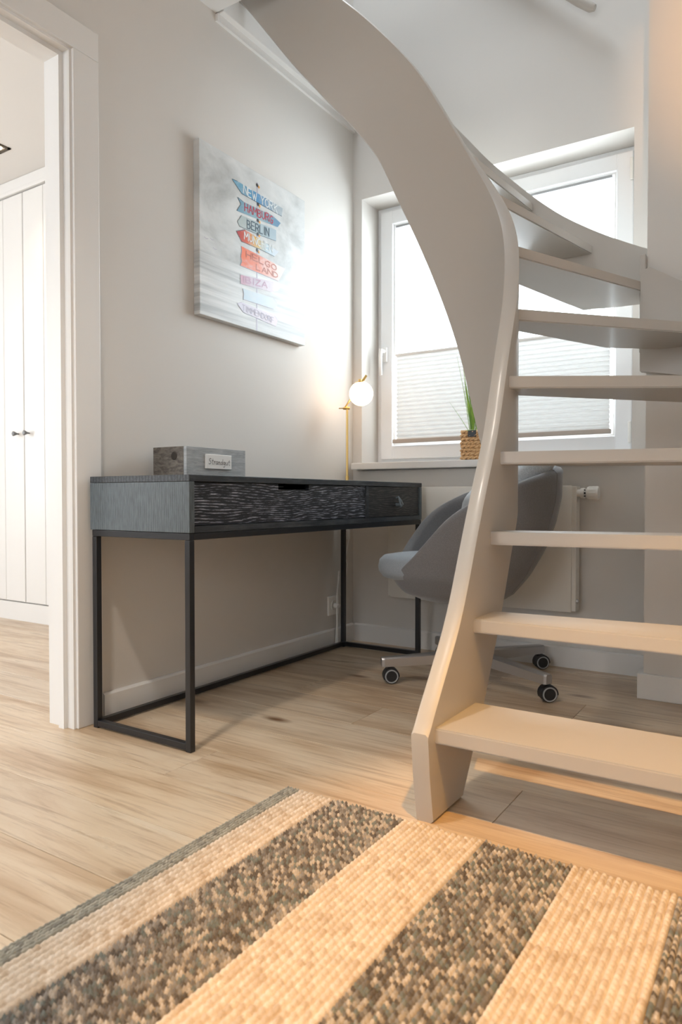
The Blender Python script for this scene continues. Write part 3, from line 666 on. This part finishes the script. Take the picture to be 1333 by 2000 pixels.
# ------------------------------------------------------------ plant
PB = (-1.195, 2.965, .867)
pl = thing('potted_grass', 'tall green grass in a square woven basket on the window sill', 'plant', PB)
bm = bmesh.new(); hw = .060; hh = .125; px_, py_, pz_ = PB
def basket_pt(u, ins=0):
    u = u % 4; k = int(u); f = u-k; w = hw-ins
    a = [(-w, -w), (w, -w), (w, w), (-w, w)][k]; b = [(w, -w), (w, w), (-w, w), (-w, -w)][k]
    return px_ + a[0]+(b[0]-a[0])*f, py_ + a[1]+(b[1]-a[1])*f
rows_ = 8
for r in range(rows_):
    z = pz_ + .008 + r*(hh-.012)/(rows_-1)
    for sgn in (0, 1):
        pts = []; rad = []
        for k in range(65):
            u = 4*k/64; x, y = basket_pt(u, .007); ph = u*2*PI*2.5 + sgn*PI + (r % 2)*PI*.5
            dx, dy = x-px_, y-py_; L = math.hypot(dx, dy)
            pts.append((x+dx/L*.0045*math.cos(ph), y+dy/L*.0045*math.cos(ph), z+.0042*math.sin(ph))); rad.append(.0056)
        tube(bm, pts, rad, 7, caps=True)
obj('woven_basket', bm, M['basket'], pl, smooth='auto', kind='stuff')
obj('inner_pot', bx(px_-.046, px_+.046, py_-.046, py_+.046, pz_+.004, pz_+.118, bev=.004), M['pot'], pl)
bm = bmesh.new(); box(bm, px_-.022, px_+.016, py_-.062, py_-.058, pz_+.098, pz_+.128, bev=.001); 
obj('dark_tag', bm, M['pot'], pl)
def blade(bm, base, tip, w, bend):
    base = Vector(base); tip = Vector(tip); n = 9; side = (tip-base).cross(Vector((.3, -1, .1))).normalized(); prev = None
    for k in range(n+1):
        f = k/n; p = base.lerp(tip, f) + Vector(bend)*math.sin(PI*f); ww = w*(1-f)**.75*(.7+.3*math.sin(min(1, f*4)*PI/2)) + .0002
        up = Vector((0, -.35*ww, 0))
        cur = [bm.verts.new(p-side*ww), bm.verts.new(p+up), bm.verts.new(p+side*ww)]
        if prev:
            bm.faces.new((prev[0], prev[1], cur[1], cur[0])); bm.faces.new((prev[1], prev[2], cur[2], cur[1]))
        prev = cur
rn = random.Random(3); tipc = Vector((-1.270, 2.965, 1.26))
spec = [((-1.335, 2.97, 1.135), .0012), ((-1.30, 2.97, 1.345), .0016)]
for k in range(22):
    spec.append(((tipc.x+rn.uniform(-.015, .085), tipc.y+rn.uniform(-.03, .05), tipc.z+rn.uniform(-.13, .05)), rn.uniform(.0022, .0038)))
for k, (tp, w_) in enumerate(spec):
    bm = bmesh.new(); b0 = (px_+rn.uniform(-.020, .005), py_-.035+rn.uniform(-.012, .02), pz_+.105); blade(bm, b0, tp, w_, (rn.uniform(-.004, .006), 0, 0)); obj('leaf', bm, M['grass'], pl, smooth=True)
bm = bmesh.new(); tube(bm, [(px_-.028, py_-.064, pz_+.126), (px_+.0, py_-.066, pz_+.128), (px_+.02, py_-.064, pz_+.127), (px_+.014, py_-.062, pz_+.140)], .0014, 6); obj('tie', bm, M['string_green'], pl)

# ------------------------------------------------------------ swivel chair
CX, CY = -1.035, 2.535
ch = thing('swivel_chair', 'grey upholstered tub chair on a castor base at the desk', 'chair', (CX, CY, 0))
FA = math.radians(213); F_ = Vector((math.cos(FA), math.sin(FA), 0)); S_ = Vector((-F_.y, F_.x, 0))   # forward, side
def cp(fw, sd, z): return Vector((CX, CY, 0)) + F_*fw + S_*sd + Vector((0, 0, z))
def rimz(th):     # th 0 = front, PI = back
    a = abs(math.degrees(th))
    z = smooth_tab([(0, .395), (24, .40), (33, .43), (43, .46), (53, .506), (63, .575), (73, .637), (83, .672), (93, .700), (103, .724), (113, .745), (123, .762), (133, .775), (155, .800), (180, .812)], a, 8)
    return .702 + (z-.702)*.965
ZT = [(.29, .04, .10), (.30, .045, .16), (.33, .06, .22), (.40, .06, .278), (.50, .045, .32), (.60, .03, .343), (.70, .01, .345), (.81, 0, .338)]
def shell_pt(th, f, inset=0):
    zt = rimz(th); zb = .305; z = zb + (zt-zb)*f; q = .702+(z-.702)/.965
    w_ = .012 if q > .33 else .004
    r = smooth_tab([(a, c) for a, b, c in ZT], q, w_)*.962 - inset; sh_ = smooth_tab([(a, b) for a, b, c in ZT], q, w_)
    return cp(math.cos(th)*r + sh_, math.sin(th)*r*.90, z + (inset*.15 if f > .9 else 0))
bm = bmesh.new(); NT, NV = 96, 26; grid = []
for j in range(NT):
    th = -PI + 2*PI*j/NT; col = []
    for k in range(NV+1): col.append(bm.verts.new(shell_pt(th, k/NV)))
    for (ins, dz) in ((.008, .009), (.020, .012), (.032, .008)):
        p = shell_pt(th, 1, ins); p.z += dz; col.append(bm.verts.new(p))
    for k in range(NV-1, 8, -1): col.append(bm.verts.new(shell_pt(th, k/NV, .040)))
    grid.append(col)
for j in range(NT):
    a, b = grid[j], grid[(j+1) % NT]
    for k in range(len(a)-1): bm.faces.new((a[k], a[k+1], b[k+1], b[k]))
bm.faces.new([g_[0] for g_ in grid])
sh = obj('shell', bm, M['shell'], ch, smooth=True)
bm = bmesh.new()
for th0 in (PI*.80, -PI*.80):
    tube(bm, [shell_pt(th0, k/20)+Vector((0, 0, 0)) for k in range(1, 21)] + [shell_pt(th0, 1, .012)+Vector((0, 0, .0115)), shell_pt(th0, 1, .03)+Vector((0, 0, .010))], .0016, 6)
obj('seam', bm, M['shell'], sh, smooth=True)
# seat cushion
bm = bmesh.new(); rings = []
prof = [(0, .395), (.80, .395), (.93, .405), (.99, .425), (1.0, .445), (.985, .468), (.92, .485), (.75, .492), (.4, .495), (0, .496)]
for (q, z) in prof:
    if q == 0: rings.append([bm.verts.new(cp(.095, 0, z-.004))]); continue
    rings.append([bm.verts.new(cp(.095 + math.cos(t_*2*PI/48)*(.270 if math.cos(t_*2*PI/48) > 0 else .25)*q, math.sin(t_*2*PI/48)*.198*q, z-.004)) for t_ in range(48)])
for a, b in zip(rings, rings[1:]):
    for k in range(48):
        k2 = (k+1) % 48
        if len(a) == 1: bm.faces.new((a[0], b[k2], b[k]))
        elif len(b) == 1: bm.faces.new((a[k], a[k2], b[0]))
        else: bm.faces.new((a[k], a[k2], b[k2], b[k]))
obj('seat_cushion', bm, M['cushion'], ch, smooth=True)
# base
bm = bmesh.new(); lathe(bm, [(0, .092), (.040, .092), (.042, .105), (.034, .118), (.026, .125), (.026, .235), (.018, .237), (.018, .300), (.09, .300), (.09, .308), (0, .308)], (CX, CY, 0), seg=28); obj('column', bm, M['plastic_black'], ch, smooth='auto')
feet = [(-1.300, 2.325), (-.722, 2.405), (-.885, 2.860), (-1.30, 2.80)]
for k, ft in enumerate(feet):
    a = math.atan2(ft[1]-CY, ft[0]-CX); d = Vector((math.cos(a), math.sin(a), 0)); n_ = Vector((-d.y, d.x, 0)); c0 = Vector((CX, CY, 0)); Rr = math.hypot(ft[1]-CY, ft[0]-CX)+.018
    bm = bmesh.new(); secs = []
    for (r, hw_, zb, zt) in ((.020, .024, .078, .124), (.12, .021, .072, .114), (Rr-.01, .017, .064, .098), (Rr, .015, .065, .097)):
        secs.append([bm.verts.new(c0 + d*r + n_*s1*hw_ + Vector((0, 0, zz))) for s1, zz in ((-1, zb), (1, zb), (1, zt-.006), (.7, zt), (-.7, zt), (-1, zt-.006))])
    for A_, B_ in zip(secs, secs[1:]):
        for q in range(6): bm.faces.new((A_[q], A_[(q+1) % 6], B_[(q+1) % 6], B_[q]))
    bm.faces.new(secs[0]); bm.faces.new(secs[-1][::-1])
    obj('leg', bm, M['alu'], ch)
    p = c0 + d*(Rr-.022); rr = .0285
    ax = Vector((.62, -.78, 0)).normalized(); trail = Vector((.78, .62, 0)).normalized()*.014
    wc = p + trail; wc.z = rr
    bm = bmesh.new(); tube(bm, [(p.x, p.y, .050), (p.x, p.y, .068)], .007, 10)
    ang = [math.radians(t) for t in range(-25, 200, 15)]
    tr = trail.normalized()
    for s1 in (-1, 1):
        pass
    prev = None
    for t in ang:
        o2 = (-tr)*math.cos(t)*.031 + Vector((0, 0, math.sin(t)*.031)); i2 = o2*.72
        cur = [bm.verts.new(wc + o2 + ax*.018), bm.verts.new(wc + o2 - ax*.018), bm.verts.new(wc + i2 - ax*.018), bm.verts.new(wc + i2 + ax*.018)]
        if prev:
            for q in range(4): bm.faces.new((prev[q], prev[(q+1) % 4], cur[(q+1) % 4], cur[q]))
        else: bm.faces.new(cur)
        prev = cur
    bm.faces.new(prev[::-1]); cs = obj('castor', bm, M['plastic_black'], ch)
    for s1 in (-1, 1):
        c1 = wc + ax*s1*.012
        bm = bmesh.new(); lathe(bm, [(0, -.008), (rr-.003, -.008), (rr, -.005), (rr, .005), (rr-.003, .008), (0, .008)], c1, ax, 28); obj('wheel', bm, M['wheel'], cs, smooth='auto')
        bm = bmesh.new(); e1 = .0082*s1; lathe(bm, [(rr-.008, e1), (rr-.007, e1+.0012*s1), (rr-.004, e1+.0012*s1), (rr-.0025, e1-.001*s1)], c1, ax, 28); obj('wheel_ring', bm, M['grey_plastic'], cs, smooth='auto')
# scatter cushion in the chair
pc = cp(-.115, .02, .745); cu_loc = Vector(pc)
nrm = (F_*.55 + Vector((0, 0, .85))).normalized(); upv = Vector((0, 0, 1)) - nrm*nrm.z; upv.normalize(); sdv = nrm.cross(upv)
bm = bmesh.new(); N = 22; H = .185; gr = {}
for side in (1, -1):
    for i in range(N+1):
        for j in range(N+1):
            u = -1+2*i/N; v = -1+2*j/N; e = i in (0, N) or j in (0, N)
            if side == -1 and e: gr[(side, i, j)] = gr[(1, i, j)]; continue
            pin = 1 - .10*(1-abs(u*v)) * max(abs(u), abs(v))**6
            t_ = .055*((1-u**4)*(1-v**4))**.55
            gr[(side, i, j)] = bm.verts.new(pc + sdv*u*H*.92*pin + upv*v*H*.92*pin + nrm*t_*side)
    for i in range(N):
        for j in range(N):
            q = [gr[(side, i, j)], gr[(side, i+1, j)], gr[(side, i+1, j+1)], gr[(side, i, j+1)]]
            bm.faces.new(q if side == 1 else q[::-1])
cu = obj('scatter_cushion', bm, M['linen'], smooth=True, origin=pc)
cu['label'] = 'pale blue-grey linen cushion leaning inside the tub chair'; cu['category'] = 'cushion'

# ------------------------------------------------------------ rug
rg = thing('striped_rug', 'striped woven jute rug in cream and dark marl on the oak floor', 'rug', (-.4, .5, 0))
edges = [(-1.020, -.985, 'yarn_edge'), (-.985, -.889, 'yarn_cream'), (-.889, -.708, 'yarn_marl'), (-.708, -.526, 'yarn_cream'), (-.526, -.350, 'yarn_marl'), (-.350, -.167, 'yarn_cream'), (-.167, .012, 'yarn_marl'), (.012, .195, 'yarn_cream'), (.195, .30, 'yarn_marl'), (.30, .335, 'yarn_edge')]
YB, YE = .10, 1.348
for (x0, x1, mk) in edges:
    pitch = {'yarn_cream': .0135, 'yarn_marl': .0094, 'yarn_edge': .007}[mk]
    nc = max(1, round((x1-x0)/pitch)); pt_ = (x1-x0)/nc; sub = 6; ny = int((YE-YB)/.0042)
    ny = int((YE-YB)/(.0024 if mk == 'yarn_marl' else .003))
    PAL = {'yarn_marl': [((.09, .085, .082), 4), ((.18, .175, .17), 4), ((.29, .285, .275), 4), ((.46, .41, .35), 3), ((.60, .54, .47), 3), ((.16, .20, .20), 3)],
           'yarn_cream': [((.68, .57, .45), 3), ((.73, .62, .50), 3), ((.60, .48, .36), 1), ((.77, .67, .56), 2)], 'yarn_edge': [((.36, .36, .31), 2), ((.46, .45, .39), 2), ((.28, .28, .25), 1)]}[mk]
    pal = [c for c, k_ in PAL for _ in range(k_)]; KP = {'yarn_marl': .0082, 'yarn_cream': .0125, 'yarn_edge': .010}[mk]; SK = {'yarn_marl': 3.0, 'yarn_cream': 3.5, 'yarn_edge': 0}[mk]
    verts = []; faces = []; cols = []; nx = nc*sub; cc = {}
    rr = random.Random(int(x0*1000)); ph = [rr.uniform(0, 6.28) for _ in range(nc+1)]; en = [rr.uniform(-.005, .004) for _ in range(nc+1)]
    for i in range(nx+1):
        ci = min(i//sub, nc-1); fx = abs(2*((i % sub)/sub)-1) if i % sub else 1.0
        x = x0 + (x1-x0)*i/nx
        for j in range(ny+1):
            y = YB + (YE+en[ci]-YB)*j/ny
            arg = 2*PI*y/KP + ph[ci] + ((i % sub)/sub-.5)*SK; sn = math.sin(arg)
            b_ = {'yarn_marl': .60+.40*sn, 'yarn_cream': .86+.14*sn, 'yarn_edge': .9+.1*sn}[mk]
            key = (ci, math.floor((arg+PI/2)/(2*PI)))
            if key not in cc:
                c = rr.choice(pal); v_ = (rr.uniform(.85, 1.12) if mk == 'yarn_marl' else rr.uniform(.95, 1.04)); cc[key] = (c[0]*v_, c[1]*v_, c[2]*v_, 1)
            cols.append(cc[key])
            prof_ = math.sqrt(max(0, 1-fx*fx))
            z = .0008 + .0100*(prof_*b_ + .12*noise.noise((x*120, y*120, 3)))
            if j == ny: z = .001
            verts.append((x + .0012*math.sin(y*9+x0*7), y, z))
    for i in range(nx):
        for j in range(ny):
            a = i*(ny+1)+j; faces.append((a, a+ny+1, a+ny+2, a+1))
    me = bpy.data.meshes.new('stripe'); me.from_pydata(verts, [], faces); me.update()
    at_ = me.color_attributes.new('yarn', 'FLOAT_COLOR', 'POINT'); at_.data.foreach_set('color', [q for c in cols for q in c])
    me.polygons.foreach_set('use_smooth', [True]*len(me.polygons))
    link('stripe', me, M[mk], rg)

# ------------------------------------------------------------ adjoining room: wardrobe and downlight
wd = thing('built_in_wardrobe', 'tall white wardrobe with grooved doors in the next room', 'wardrobe', (-3.6, 2.4, 0))
WY = 2.37
obj('carcass', bx(-4.90, -2.10, WY+.022, 2.955, .104, 2.40), M['white'], wd)
obj('plinth', bx(-4.90, -2.10, WY+.004, WY+.03, 0, .103), M['white'], wd)
bm = bmesh.new(); box(bm, -4.90, -2.10, WY-.004, 2.955, 2.404, 2.484); box(bm, -4.90, -2.10, WY-.012, WY-.004, 2.404, 2.425, bev=.002); obj('cornice', bm, M['white'], wd)
bw = .1865; xs = -3.648
for k in range(-2, 3):
    xa = xs + k*bw*3; xb = xa + bw*3
    d_ = obj('door', bx(xa+.002, xb-.002, WY+.008, WY+.020, .110, 2.398), M['white'], wd)
    for q in range(3):
        s0 = xa+.002+q*(bw*3-.004)/3; s1 = s0+(bw*3-.004)/3
        obj('board', bx(s0+.0012, s1-.0012, WY, WY+.008, .110, 2.398, bev=.0022, seg=1), M['white'], d_)
    kx = xa+.048 if k % 2 == 0 else xb-.052
    bm = bmesh.new(); lathe(bm, [(0, 0), (.004, 0), (.0045, .010), (.013, .028), (.014, .034), (.010, .037), (0, .037)], (kx, WY, 1.058), (0, -1, 0), 16); obj('knob', bm, M['pewter'], d_, smooth='auto')
dl = thing('recessed_downlight', 'small square bronze ceiling downlight in the next room', 'lamp', (-3.45, 2.09, 2.486))
bm = bmesh.new(); ringc = (-3.452, 2.105)
h_ = .048
for (a, b, c2, d2) in ((-h_, h_, -h_, -h_+.016), (-h_, h_, h_-.016, h_), (-h_, -h_+.016, -h_, h_), (h_-.016, h_, -h_, h_)):
    box(bm, ringc[0]+a, ringc[0]+b, ringc[1]+c2, ringc[1]+d2, 2.481, 2.486)
obj('frame', bm, M['bronze'], dl)
bm = bmesh.new(); lathe(bm, [(0, -.003), (.022, -.003), (.025, 0)], (ringc[0], ringc[1], 2.4855), (0, 0, 1), 20); obj('bulb', bm, M['lampface'], dl)
